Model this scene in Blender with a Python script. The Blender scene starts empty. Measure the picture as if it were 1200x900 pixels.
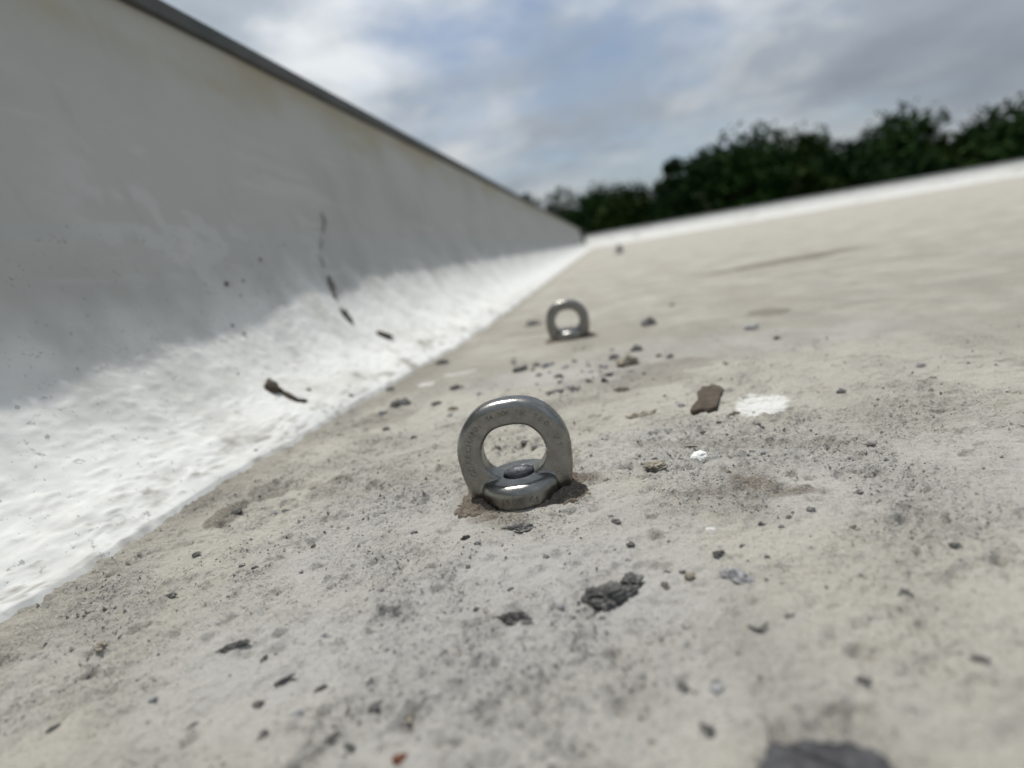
import bpy, bmesh, math, random
import numpy as np
from mathutils import Vector, Matrix
from mathutils.bvhtree import BVHTree
R = math.radians
scene = bpy.context.scene
C = scene.collection
scene.cycles.use_denoising = True; scene.cycles.use_adaptive_sampling = False

# ------------------------------------------------------------------ camera
CAM_ROWS = [[0.974004, 0.122559, 0.190514], [0.155957, 0.247176, -0.956337], [-0.164299, 0.961188, 0.221637]]
cd = bpy.data.cameras.new('camera')
cam = bpy.data.objects.new('camera', cd); C.objects.link(cam)
cam.matrix_world = Matrix.Translation((0, 0, 0.1285)) @ Matrix(CAM_ROWS).to_4x4()
cd.sensor_width = 36.0; cd.lens = 19.5
cd.clip_start = 0.005; cd.clip_end = 3000
cd.dof.use_dof = True; cd.dof.focus_distance = 0.288; cd.dof.aperture_fstop = 4.2
scene.camera = cam

# ------------------------------------------------------------------ light
SUN_AZ, SUN_EL = R(-38), R(71)          # azimuth measured from +Y towards +X
L = Vector((math.sin(SUN_AZ)*math.cos(SUN_EL), math.cos(SUN_AZ)*math.cos(SUN_EL), math.sin(SUN_EL)))
sd = bpy.data.lights.new('sun', 'SUN'); sd.energy = 4.2; sd.angle = R(0.53); sd.color = (1.0, 0.975, 0.93)
sun = bpy.data.objects.new('sun', sd); C.objects.link(sun)
sun.rotation_euler = L.to_track_quat('Z', 'Y').to_euler(); sun.location = L*50

w = bpy.data.worlds.new('World'); scene.world = w; w.use_nodes = True
nt = w.node_tree; N = nt.nodes; K = nt.links
for n in list(N): N.remove(n)
def nd(t, **kw):
    n = N.new(t)
    for k, v in kw.items(): setattr(n, k, v)
    return n
out = nd('ShaderNodeOutputWorld'); bg = nd('ShaderNodeBackground'); bg.inputs[1].default_value = 0.1
sky = nd('ShaderNodeTexSky', sky_type='NISHITA', sun_disc=False, sun_elevation=SUN_EL, sun_rotation=SUN_AZ, air_density=1.0, dust_density=1.5)
tc = nd('ShaderNodeTexCoord'); sep = nd('ShaderNodeSeparateXYZ'); K.new(tc.outputs['Generated'], sep.inputs[0])
def mth(op, a, b=None):
    m = nd('ShaderNodeMath', operation=op)
    for i, v in enumerate((a, b)):
        if v is None: continue
        if isinstance(v, (int, float)): m.inputs[i].default_value = v
        else: K.new(v, m.inputs[i])
    return m.outputs[0]
cmb = nd('ShaderNodeCombineXYZ')
K.new(sep.outputs[0], cmb.inputs[0]); K.new(sep.outputs[1], cmb.inputs[1]); K.new(mth('MULTIPLY', sep.outputs[2], 2.4), cmb.inputs[2])
def noise(scale, detail, rough, dist=0.0, off=(0, 0, 0)):
    mp = nd('ShaderNodeMapping'); mp.inputs['Location'].default_value = off; K.new(cmb.outputs[0], mp.inputs[0])
    t = nd('ShaderNodeTexNoise'); t.inputs['Scale'].default_value = scale; t.inputs['Detail'].default_value = detail
    t.inputs['Roughness'].default_value = rough; t.inputs['Distortion'].default_value = dist
    K.new(mp.outputs[0], t.inputs['Vector']); return t.outputs[0]
def ramp(fac, stops):
    r = nd('ShaderNodeValToRGB'); K.new(fac, r.inputs[0]); e = r.color_ramp.elements
    while len(e) < len(stops): e.new(0.5)
    for k, (p, c) in enumerate(stops): e[k].position = p; e[k].color = (*c, 1) if len(c) == 3 else c
    return r.outputs[0]
cover = ramp(noise(2.6, 7, 0.55, 0.2, (6.7, 1.2, 10)), [(0.36, (0.25,)*3), (0.55, (1, 1, 1))])
tone = ramp(noise(3.4, 8, 0.55, 0.2, (3.7, 2.2, 8)), [(0.32, (3.5, 4.0, 4.6)), (0.47, (4.4, 4.95, 5.6)), (0.55, (6.0, 6.4, 6.8)), (0.66, (8.0, 8.35, 8.6))])
elev = nd('ShaderNodeMapRange', interpolation_type='SMOOTHSTEP'); K.new(sep.outputs[2], elev.inputs[0])
for _i, _v in ((1, 0.02), (2, 0.45), (3, 0.66), (4, 1.10)): elev.inputs[_i].default_value = _v
lift = nd('ShaderNodeVectorMath', operation='SCALE'); K.new(tone, lift.inputs[0]); K.new(elev.outputs[0], lift.inputs['Scale']); tone = lift.outputs[0]
mx = nd('ShaderNodeMix', data_type='RGBA')
K.new(cover, mx.inputs[0]); K.new(sky.outputs[0], mx.inputs[6]); K.new(tone, mx.inputs[7])
K.new(mx.outputs[2], bg.inputs[0]); K.new(bg.outputs[0], out.inputs[0])

vs = scene.view_settings
vs.view_transform = 'Standard'; vs.look = 'None'; vs.exposure = 0.0; vs.gamma = 1.0; vs.use_curve_mapping = False

# ------------------------------------------------------------------ helpers
def hsh(ix, iy, s):
    h = (ix.astype(np.int64)*374761393 + iy.astype(np.int64)*668265263 + s*2147483647*7 + s*1274126177) & 0xFFFFFFFF
    h = ((h ^ (h >> 13))*1274126177) & 0xFFFFFFFF
    return ((h ^ (h >> 16)) & 0xFFFFFF)/float(0xFFFFFF)
def vnoise(x, y, s=0):
    x = np.asarray(x, float); y = np.asarray(y, float)
    ix = np.floor(x); iy = np.floor(y); fx = x-ix; fy = y-iy
    fx = fx*fx*(3-2*fx); fy = fy*fy*(3-2*fy)
    a = hsh(ix, iy, s); b = hsh(ix+1, iy, s); c = hsh(ix, iy+1, s); d = hsh(ix+1, iy+1, s)
    return (a+(b-a)*fx)*(1-fy) + (c+(d-c)*fx)*fy
def fbm(x, y, s=0, o=4, g=0.5):
    v = 0; amp = 1; tot = 0; x = np.asarray(x, float); y = np.asarray(y, float)
    for i in range(o):
        v = v + amp*vnoise(x*2**i*1.03 + 17.3*i + y*0.2*i, y*2**i*1.03 - 9.1*i - x*0.2*i, s+i); tot += amp; amp *= g
    return v/tot*2-1
def sstep(a, b, x):
    t = np.clip((np.asarray(x, float)-a)/(b-a), 0, 1); return t*t*(3-2*t)

def mesh_np(name, V, Fq, smooth=True):
    me = bpy.data.meshes.new(name)
    V = np.asarray(V, np.float32); Fq = np.asarray(Fq, np.int32); k = Fq.shape[1]
    me.vertices.add(len(V)); me.vertices.foreach_set('co', V.ravel())
    me.loops.add(Fq.size); me.loops.foreach_set('vertex_index', Fq.ravel())
    me.polygons.add(len(Fq)); me.polygons.foreach_set('loop_start', np.arange(0, Fq.size, k, dtype=np.int32))
    me.polygons.foreach_set('use_smooth', np.full(len(Fq), smooth))
    me.update(calc_edges=True); me.validate()
    return me
def grid_faces(nr, nc):
    i = np.arange(nr-1)[:, None]*nc + np.arange(nc-1)[None, :]
    return np.stack([i, i+1, i+1+nc, i+nc], -1).reshape(-1, 4)
def link(name, me, mat=None, parent=None):
    o = bpy.data.objects.new(name, me); C.objects.link(o)
    if mat: me.materials.clear(); me.materials.append(mat)
    if parent: o.parent = parent
    return o
def tag(o, label=None, cat=None, group=None, kind=None):
    if label: o['label'] = label
    if cat: o['category'] = cat
    if group: o['group'] = group
    if kind: o['kind'] = kind
    return o
def empty(name, loc=(0, 0, 0), rz=0):
    o = bpy.data.objects.new(name, None); C.objects.link(o); o.location = loc; o.rotation_euler.z = rz
    o.empty_display_size = 0.01
    return o
def attr(me, name, vals):
    a = me.attributes.new(name, 'FLOAT', 'POINT'); a.data.foreach_set('value', np.asarray(vals, np.float32))
def box_bm(bm, x0, x1, y0, y1, z0, z1):
    v = [bm.verts.new(p) for p in ((x0,y0,z0),(x1,y0,z0),(x1,y1,z0),(x0,y1,z0),(x0,y0,z1),(x1,y0,z1),(x1,y1,z1),(x0,y1,z1))]
    for f in ((3,2,1,0),(4,5,6,7),(0,1,5,4),(1,2,6,5),(2,3,7,6),(3,0,4,7)): bm.faces.new([v[i] for i in f])
def bm_obj(name, bm, mat, parent=None, smooth=False, bevel=0):
    if bevel: bmesh.ops.bevel(bm, geom=bm.edges[:], offset=bevel, segments=2, affect='EDGES')
    me = bpy.data.meshes.new(name); bm.to_mesh(me); bm.free()
    for p in me.polygons: p.use_smooth = smooth
    return link(name, me, mat, parent)

# ------------------------------------------------------------------ materials
class Mat:
    def __init__(s, name, rough=0.9, metal=0.0, spec=0.3):
        s.m = bpy.data.materials.new(name); s.m.use_nodes = True; s.t = s.m.node_tree
        s.b = s.t.nodes['Principled BSDF']; s.b.inputs['Roughness'].default_value = rough
        s.b.inputs['Metallic'].default_value = metal; s.b.inputs['Specular IOR Level'].default_value = spec
        s.co = s.t.nodes.new('ShaderNodeTexCoord').outputs['Object']
    def n(s, t, **kw):
        q = s.t.nodes.new(t)
        for k, v in kw.items(): setattr(q, k, v)
        return q
    def set(s, node, i, v):
        if isinstance(v, bpy.types.NodeSocket): s.t.links.new(v, node.inputs[i])
        elif isinstance(v, tuple) and len(v) == 3 and node.inputs[i].type == 'RGBA': node.inputs[i].default_value = (*v, 1)
        else: node.inputs[i].default_value = v
    def noise(s, scale, detail=4, rough=0.55, dist=0, vec=None, sx=None):
        q = s.n('ShaderNodeTexNoise'); q.inputs['Scale'].default_value = scale; q.inputs['Detail'].default_value = detail
        q.inputs['Roughness'].default_value = rough; q.inputs['Distortion'].default_value = dist
        v = vec or s.co
        if sx:
            mp = s.n('ShaderNodeMapping'); s.set(mp, 0, v); mp.inputs['Scale'].default_value = sx; v = mp.outputs[0]
        s.set(q, 'Vector', v); return q.outputs[0]
    def vor(s, scale):
        q = s.n('ShaderNodeTexVoronoi'); q.inputs['Scale'].default_value = scale; s.set(q, 'Vector', s.co); return q.outputs
    def ramp(s, f, a, b, lo=0.0, hi=1.0):
        q = s.n('ShaderNodeMapRange', interpolation_type='SMOOTHSTEP'); s.set(q, 0, f); s.set(q, 1, a); s.set(q, 2, b); s.set(q, 3, lo); s.set(q, 4, hi)
        return q.outputs[0]
    def mix(s, f, a, b):
        q = s.n('ShaderNodeMix', data_type='RGBA'); s.set(q, 0, f); s.set(q, 6, a); s.set(q, 7, b); return q.outputs[2]
    def math(s, op, a, b=0.0):
        q = s.n('ShaderNodeMath', operation=op); s.set(q, 0, a); s.set(q, 1, b); return q.outputs[0]
    def at(s, name):
        q = s.n('ShaderNodeAttribute', attribute_name=name); return q.outputs['Fac']
    def bump(s, h, dist, strength=1.0, prev=None):
        q = s.n('ShaderNodeBump'); q.inputs['Strength'].default_value = strength; q.inputs['Distance'].default_value = dist
        s.set(q, 'Height', h)
        if prev is not None: s.set(q, 'Normal', prev)
        return q.outputs[0]
    def fin(s, col, normal=None, rough=None):
        s.set(s.b, 'Base Color', col)
        if normal is not None: s.set(s.b, 'Normal', normal)
        if rough is not None: s.set(s.b, 'Roughness', rough)
        return s.m

def mat_roof():
    m = Mat('sandy_roof_coating', 0.92, 0, 0.2)
    cream, grey, tan = (0.480, 0.455, 0.395), (0.458, 0.446, 0.422), (0.330, 0.302, 0.250)
    c = m.mix(m.ramp(m.noise(9, 5, 0.6), 0.35, 0.7), cream, (0.41, 0.388, 0.338))
    c = m.mix(m.at('grey'), c, grey)
    c = m.mix(m.ramp(m.noise(35, 6, 0.65, 0.4), 0.52, 0.75, 0, 0.5), c, tan)
    smear = m.noise(10, 6, 0.65, 0.6, sx=(1.0, 0.22, 1))
    c = m.mix(m.ramp(smear, 0.52, 0.70, 0, 0.45), c, (0.44, 0.43, 0.405))
    c = m.mix(m.ramp(smear, 0.46, 0.32, 0, 0.45), c, (0.255, 0.24, 0.212))
    c = m.mix(m.math('MULTIPLY', m.math('SUBTRACT', 1.0, m.at('sandy')), 0.75), c, m.mix(m.ramp(m.noise(7, 7, 0.72, 0.4), 0.42, 0.62), (0.225, 0.208, 0.172), (0.335, 0.318, 0.275)))
    c = m.mix(m.at('wet'), c, (0.165, 0.145, 0.115))
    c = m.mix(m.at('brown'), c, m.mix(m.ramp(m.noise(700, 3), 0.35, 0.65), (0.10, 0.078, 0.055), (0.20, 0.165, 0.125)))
    rough = m.math('MULTIPLY', m.at('patch'), m.at('sandy'))
    c = m.mix(m.math('MULTIPLY', m.ramp(m.noise(90, 6, 0.7), 0.45, 0.70), m.math('MULTIPLY', rough, 0.25)), c, (0.26, 0.255, 0.243))
    g1 = m.ramp(m.noise(560, 3, 0.65), 0.575, 0.645)
    c = m.mix(m.math('MULTIPLY', g1, m.math('ADD', m.math('MULTIPLY', rough, 0.85), 0.03)), c, (0.10, 0.098, 0.091))
    g2 = m.ramp(m.noise(250, 5, 0.75), 0.60, 0.67)
    c = m.mix(m.math('MULTIPLY', g2, m.math('MULTIPLY', rough, 0.7)), c, (0.12, 0.117, 0.11))
    g3 = m.ramp(m.noise(900, 2, 0.5), 0.55, 0.68)
    c = m.mix(m.math('MULTIPLY', g3, 0.55), c, (0.52, 0.505, 0.465))
    c = m.mix(m.at('white'), c, (0.74, 0.74, 0.71))
    b = m.bump(m.noise(1000, 4, 0.75), 0.0016, 0.9)
    b = m.bump(m.math('MULTIPLY', m.noise(330, 5, 0.65), m.math('ADD', m.math('MULTIPLY', m.at('patch'), 0.8), 0.2)), 0.0036, 0.8, b)
    return m.fin(c, b)
def mat_white():
    m = Mat('white_elastomeric_paint', 0.75, 0, 0.3)
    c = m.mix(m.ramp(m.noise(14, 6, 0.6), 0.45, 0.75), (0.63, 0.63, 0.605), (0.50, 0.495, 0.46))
    c = m.mix(m.ramp(m.noise(60, 6, 0.7, 0.5), 0.60, 0.74, 0, 0.55), c, (0.40, 0.39, 0.35))
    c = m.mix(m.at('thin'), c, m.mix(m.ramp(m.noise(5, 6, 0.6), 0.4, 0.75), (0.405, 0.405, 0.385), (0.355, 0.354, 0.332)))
    c = m.mix(m.at('splash'), c, (0.62, 0.62, 0.61))
    c = m.mix(m.at('dirt'), c, (0.22, 0.20, 0.165))
    c = m.mix(m.ramp(m.noise(26, 6, 0.65, 0.3, sx=(1, 0.3, 1)), 0.54, 0.70, 0, 0.5), c, (0.50, 0.495, 0.465))
    c = m.mix(m.ramp(m.noise(150, 5, 0.7), 0.60, 0.68, 0, 0.75), c, (0.25, 0.24, 0.21))
    b = m.bump(m.noise(220, 5, 0.6), 0.0007, 0.35)
    return m.fin(c, b)
def mat_wall():
    m = Mat('weathered_white_wall_paint', 0.8, 0, 0.25)
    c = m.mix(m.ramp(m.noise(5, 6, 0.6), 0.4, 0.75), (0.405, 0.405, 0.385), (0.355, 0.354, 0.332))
    c = m.mix(m.ramp(m.noise(9, 5, 0.6, 0.3, sx=(1, 0.25, 1)), 0.60, 0.78, 0, 0.18), c, (0.50, 0.50, 0.49))
    c = m.mix(m.ramp(m.noise(30, 5, 0.6, 0.2, sx=(1, 1, 0.08)), 0.56, 0.72, 0, 0.30), c, (0.32, 0.32, 0.30))
    c = m.mix(m.ramp(m.noise(160, 4, 0.7), 0.6, 0.72, 0, 0.4), c, (0.32, 0.32, 0.30))
    c = m.mix(m.at('dirt'), c, (0.33, 0.295, 0.21))
    c = m.mix(m.at('splash'), c, (0.62, 0.62, 0.61))
    b = m.bump(m.noise(90, 5, 0.6), 0.001, 0.5)
    return m.fin(c, b)
def mat_simple(name, c1, c2, scale, rough=0.9, bump=0.0006, bs=None, metal=0, spec=0.3, c3=None):
    m = Mat(name, rough, metal, spec)
    c = m.mix(m.ramp(m.noise(scale, 5, 0.6), 0.35, 0.65), c1, c2)
    if c3: c = m.mix(m.ramp(m.noise(scale*3.1, 4, 0.7), 0.56, 0.68), c, c3)
    return m.fin(c, m.bump(m.noise(bs or scale*2, 5, 0.65), bump, 0.8))
M_roof, M_white, M_wall = mat_roof(), mat_white(), mat_wall()
M_coping = mat_simple('dark_coping_sheet', (0.05, 0.053, 0.05), (0.08, 0.082, 0.077), 12, 0.6, 0.0005)
M_lump = mat_simple('dark_mortar_crumb', (0.075, 0.073, 0.068), (0.15, 0.147, 0.14), 160, 0.95, 0.0014, 700, c3=(0.26, 0.255, 0.24))
M_mid = mat_simple('mid_mortar_crumb', (0.13, 0.127, 0.12), (0.23, 0.225, 0.21), 200, 0.95, 0.0014, 700, c3=(0.34, 0.33, 0.305))
M_grey = mat_simple('pale_grey_mortar', (0.24, 0.24, 0.245), (0.36, 0.36, 0.36), 200, 0.9, 0.0006, 500)
M_brown = mat_simple('brown_organic_flake', (0.050, 0.040, 0.028), (0.085, 0.068, 0.05), 120, 0.9, 0.0005, 400)
M_chip = mat_simple('tan_stone_chip', (0.16, 0.14, 0.105), (0.26, 0.235, 0.185), 260, 0.85, 0.0004, 500, c3=(0.42, 0.40, 0.36))
M_pebble = mat_simple('white_pebble', (0.72, 0.72, 0.69), (0.80, 0.80, 0.78), 300, 0.8, 0.0005, 600, c3=(0.45, 0.44, 0.40))
M_grit = mat_simple('grit', (0.15, 0.147, 0.138), (0.36, 0.345, 0.315), 300, 0.95, 0.0003)
M_charcoal = mat_simple('charcoal_sheet', (0.045, 0.045, 0.048), (0.08, 0.08, 0.083), 300, 0.95, 0.0008, 700)
M_dust = mat_simple('brown_drill_dust', (0.10, 0.082, 0.064), (0.165, 0.138, 0.110), 300, 0.97, 0.0016, 800, c3=(0.27, 0.24, 0.20))
M_crack = mat_simple('dark_crack', (0.07, 0.068, 0.062), (0.16, 0.155, 0.14), 60, 0.95)
M_faint = mat_simple('faint_crack', (0.28, 0.27, 0.265), (0.38, 0.375, 0.365), 60, 0.95)
def mat_steel():
    m = Mat('galvanised_steel', 0.36, 1.0, 0.5)
    c = m.mix(m.ramp(m.noise(160, 5, 0.65), 0.3, 0.7), (0.265, 0.262, 0.247), (0.20, 0.197, 0.183))
    c = m.mix(m.ramp(m.noise(60, 4, 0.6), 0.55, 0.8, 0, 0.5), c, (0.19, 0.182, 0.162))
    r = m.ramp(m.noise(240, 4, 0.6), 0.3, 0.7, 0.24, 0.36)
    b = m.bump(m.noise(900, 3, 0.6), 0.0002, 0.35)
    b = m.bump(m.noise(170, 4, 0.6), 0.0008, 0.22, b)
    return m.fin(c, b, r)
M_steel = mat_steel()
M_stud = mat_simple('dark_oiled_thread_end', (0.05, 0.052, 0.06), (0.11, 0.11, 0.12), 250, 0.42, 0.0008, 500, metal=1.0)
M_stamp = mat_simple('stamped_letter_face', (0.11, 0.108, 0.10), (0.22, 0.215, 0.20), 500, 0.5, 0.0002, 600, metal=1.0)

# ------------------------------------------------------------------ roof deck (structure)
EDGE_Y = [-1, .347, .559, .592, .932, 1.4, 2.67, 15]; EDGE_X = [-.303, -.300, -.287, -.280, -.252, -.247, -.25, -.26]
WX, ZT, WALL_TOP, Y_FAR, Y_BACK, X_RIGHT = -0.42, 0.20, 0.461, 13.0, -3.0, 15.0
def wall_x(z): return WX-(z-ZT)*0.2
def edge(y): return np.interp(y, EDGE_Y, EDGE_X)
BOLTS = [(-0.0607, 0.2837), (-0.0634, 0.8028)]
def blob(x, y, cx, cy, rx, ry, rot=0, soft=0.35, amp=0.5, ns=120, s=1):
    dx, dy = x-cx, y-cy; c_, s_ = math.cos(rot), math.sin(rot)
    u = (dx*c_+dy*s_)/rx; v = (-dx*s_+dy*c_)/ry
    d = np.sqrt(u*u+v*v) + amp*fbm(x*ns, y*ns, s, 4)
    return 1-sstep(1-soft, 1+soft*0.6, d)
def sandy(x, y):
    return np.clip(sstep(0.75, 0.32, y + 0.12*fbm(x*6, y*6, 5, 3)), 0.12, 1)
def rough_patch(x, y):
    return 0.30 + 0.70*sstep(-0.35, 0.45, fbm(x*24+2, y*19, 13, 5, .66))
def height(x, y):
    x = np.asarray(x, float); y = np.asarray(y, float)
    s = sandy(x, y)
    far = sstep(3.0, 0.8, y)
    z = 0.0022*fbm(x*7, y*7, 11, 3) + 0.0009*far*fbm(x*38, y*30, 12, 3)
    patch = rough_patch(x, y)
    z = z + 0.0018*s*fbm((x+.5*y)*14, (y-.5*x)*70, 16, 4)
    z = z + s*(0.22+0.78*patch)*(0.0025*fbm(x*140, y*140, 14, 3) + 0.0018*fbm(x*380, y*380, 15, 2))
    crumbs = np.maximum(0, fbm(x*130+3, y*130, 21, 3)-0.30)
    z = z + s*patch*0.0075*crumbs
    pits = np.maximum(0, fbm(x*95+8, y*95+2, 22, 3)-0.36)
    z = z - s*(.35+.65*patch)*0.0150*pits
    for bx, by in BOLTS:                                   # the drilled spot is slightly dished up with dust
        d = np.hypot(x-bx, y-by); z = z*sstep(0.012, 0.05, d)
    return z - 0.0001
def make_roof():
    xs = np.concatenate([[-0.43, -0.36], np.arange(-0.335, 0.16, 0.00095), 0.16+np.cumsum(0.00095*1.035**np.arange(1, 175))])
    xs = np.append(xs[xs < X_RIGHT-0.05], X_RIGHT)
    ys = np.concatenate([[Y_BACK, -1, -0.3, -0.1, 0.0, 0.04], np.arange(0.07, 0.44, 0.00095), 0.44+np.cumsum(0.00095*1.012**np.arange(1, 460))])
    ys = np.append(ys[ys < Y_FAR-0.02], Y_FAR+0.05)
    X, Y = np.meshgrid(xs, ys); x, y = X.ravel(), Y.ravel()
    Z = height(x, y)
    me = mesh_np('roof_deck', np.stack([x, y, Z], 1), grid_faces(len(ys), len(xs)))
    # greyish cement dust lies in broad patches, tan damp marks and spilt dirt in smaller ones; one brown blob paints the eye ring's shadow
    g = np.zeros_like(x)
    for cx, cy, rx, ry, rot, a in GREY: g = np.maximum(g, a*blob(x, y, cx, cy, rx, ry, rot, 0.7, 0.7, 14, 31))
    wet = np.zeros_like(x)
    for cx, cy, rx, ry, rot, a in WET: wet = np.maximum(wet, a*blob(x, y, cx, cy, rx, ry, rot, 0.22, 0.30, 70, 41))
    lane = sstep(0.06, 0.0, x-edge(y))*(0.25+0.3*sstep(-.2, .5, fbm(x*20, y*9, 43, 4)))
    wet = np.maximum(wet, lane)
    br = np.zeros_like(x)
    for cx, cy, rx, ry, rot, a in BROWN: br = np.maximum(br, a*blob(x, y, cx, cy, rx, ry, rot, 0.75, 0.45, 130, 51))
    wh = np.zeros_like(x)
    for cx, cy, rx, ry, rot, a in WHITE: wh = np.maximum(wh, a*blob(x, y, cx, cy, rx, ry, rot, 0.16, 0.50, 55, 61))
    wh = wh*(1-.75*sstep(.15, .5, fbm(x*70, y*420, 62, 4)))
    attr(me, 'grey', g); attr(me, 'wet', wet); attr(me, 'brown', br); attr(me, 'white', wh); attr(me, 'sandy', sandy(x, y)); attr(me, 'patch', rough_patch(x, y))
    return tag(link('roof_deck', me, M_roof), kind='structure')
# centres and half-sizes in metres: (x, y, rx, ry, rotation, amount)
GREY = [(*(-0.0516, 0.1872), .10, .06, .2, .9), (*(-0.1345, 0.2358), .07, .06, 0, .7), (*(-0.0666, 0.5691), .13, .05, -.1, .9), (*(0.1179, 0.6308), .20, .06, -.15, .8),
        (*(-0.1373, 0.1625), .06, .04, 0, .8), (*(-0.0109, 0.2350), .05, .05, 0, .7), (*(0.0214, 0.3231), .05, .05, 0, .6), (*(-0.0542, 0.1365), .09, .03, 0, .6), (*(0.1195, 0.2638), .12, .06, 0, .6)]
WET = [(*(-0.2520, 0.3254), .012, 0.0153, .4, .55), (*(-0.2381, 0.3172), .011, 0.0102, .2, .6), (*(-0.2138, 0.3232), .016, 0.0068, .1, .45), (*(-0.1972, 0.3294), .010, 0.0085, .3, .6),
       (*(-0.1982, 0.3094), .010, 0.0119, 0, .35), (*(-0.2545, 0.2892), .012, 0.0204, .4, .8), (*(-0.2773, 0.3305), .006, 0.0068, 0, .6), (*(-0.1910, 0.2537), .005, 0.0051, .3, .5),
       (*(0.0403, 0.5399), .055, 0.0272, .15, .45), (*(0.0212, 0.4985), .045, 0.0306, .2, .40), (*(0.2039, 0.7864), .028, 0.034, .05, .8), (*(-0.0279, 0.4551), .05, 0.017, .1, .3),
       (*(0.4656, 1.5665), .21, .060, .33, 1.0), (*(0.3363, 1.5429), .11, .035, .28, .9), (*(0.0046, 0.5685), .03, 0.0255, 0, .3), (*(0.0056, 0.2490), .03, 0.0136, .3, .2),
       (*(-0.1091, 0.9078), .07, 0.034, 0, .4), (*(0.0611, 0.3262), .06, 0.0068, -.25, .3), (*(-0.0782, 0.3945), .05, 0.0051, .2, .3), (*(-0.3417, 0.4932), .04, 0.034, .4, .4),
       (*(-2.0345, -12.5285), 3.0, 1.19, 0, .35), (*(-5.8136, -14.6581), 3.0, 1.02, 0, .3), (*(-0.2237, 0.4789), .03, 0.034, .3, .4)]
BROWN = [(*(0.0582, 0.2711), .012, 0.017, 0, .85), (*(0.0677, 0.2584), .020, 0.0068, -.05, .75), (*(0.0439, 0.2651), .022, 0.0085, .1, .5), (*(-0.0749, 0.2606), .014, 0.0136, .1, .75), (*(-0.0241, 0.2931), .008, 0.0102, -.1, .85),  # last blob here paints the eye ring's cast shadow beside its right leg
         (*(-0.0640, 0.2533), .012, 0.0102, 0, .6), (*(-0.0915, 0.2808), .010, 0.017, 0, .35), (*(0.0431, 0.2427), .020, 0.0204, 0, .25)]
WHITE = [(*(0.0881, 0.3933), .013, .024, -.15, .95), (*(0.1003, 0.4011), .013, .024, 0, .95), (*(0.0885, 0.3751), .016, .007, .1, .8), (*(0.1071, 0.4070), .006, .018, 0, .9), (*(-0.2240, 0.6108), .010, .010, .5, .6), (*(-0.1908, 0.6498), .020, .010, .3, .45),
         (*(0.0300, 0.2275), .0022, .0018, 0, .9)]
roof = make_roof()
def gz(x, y): return float(height(np.array([x]), np.array([y]))[0])

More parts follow.
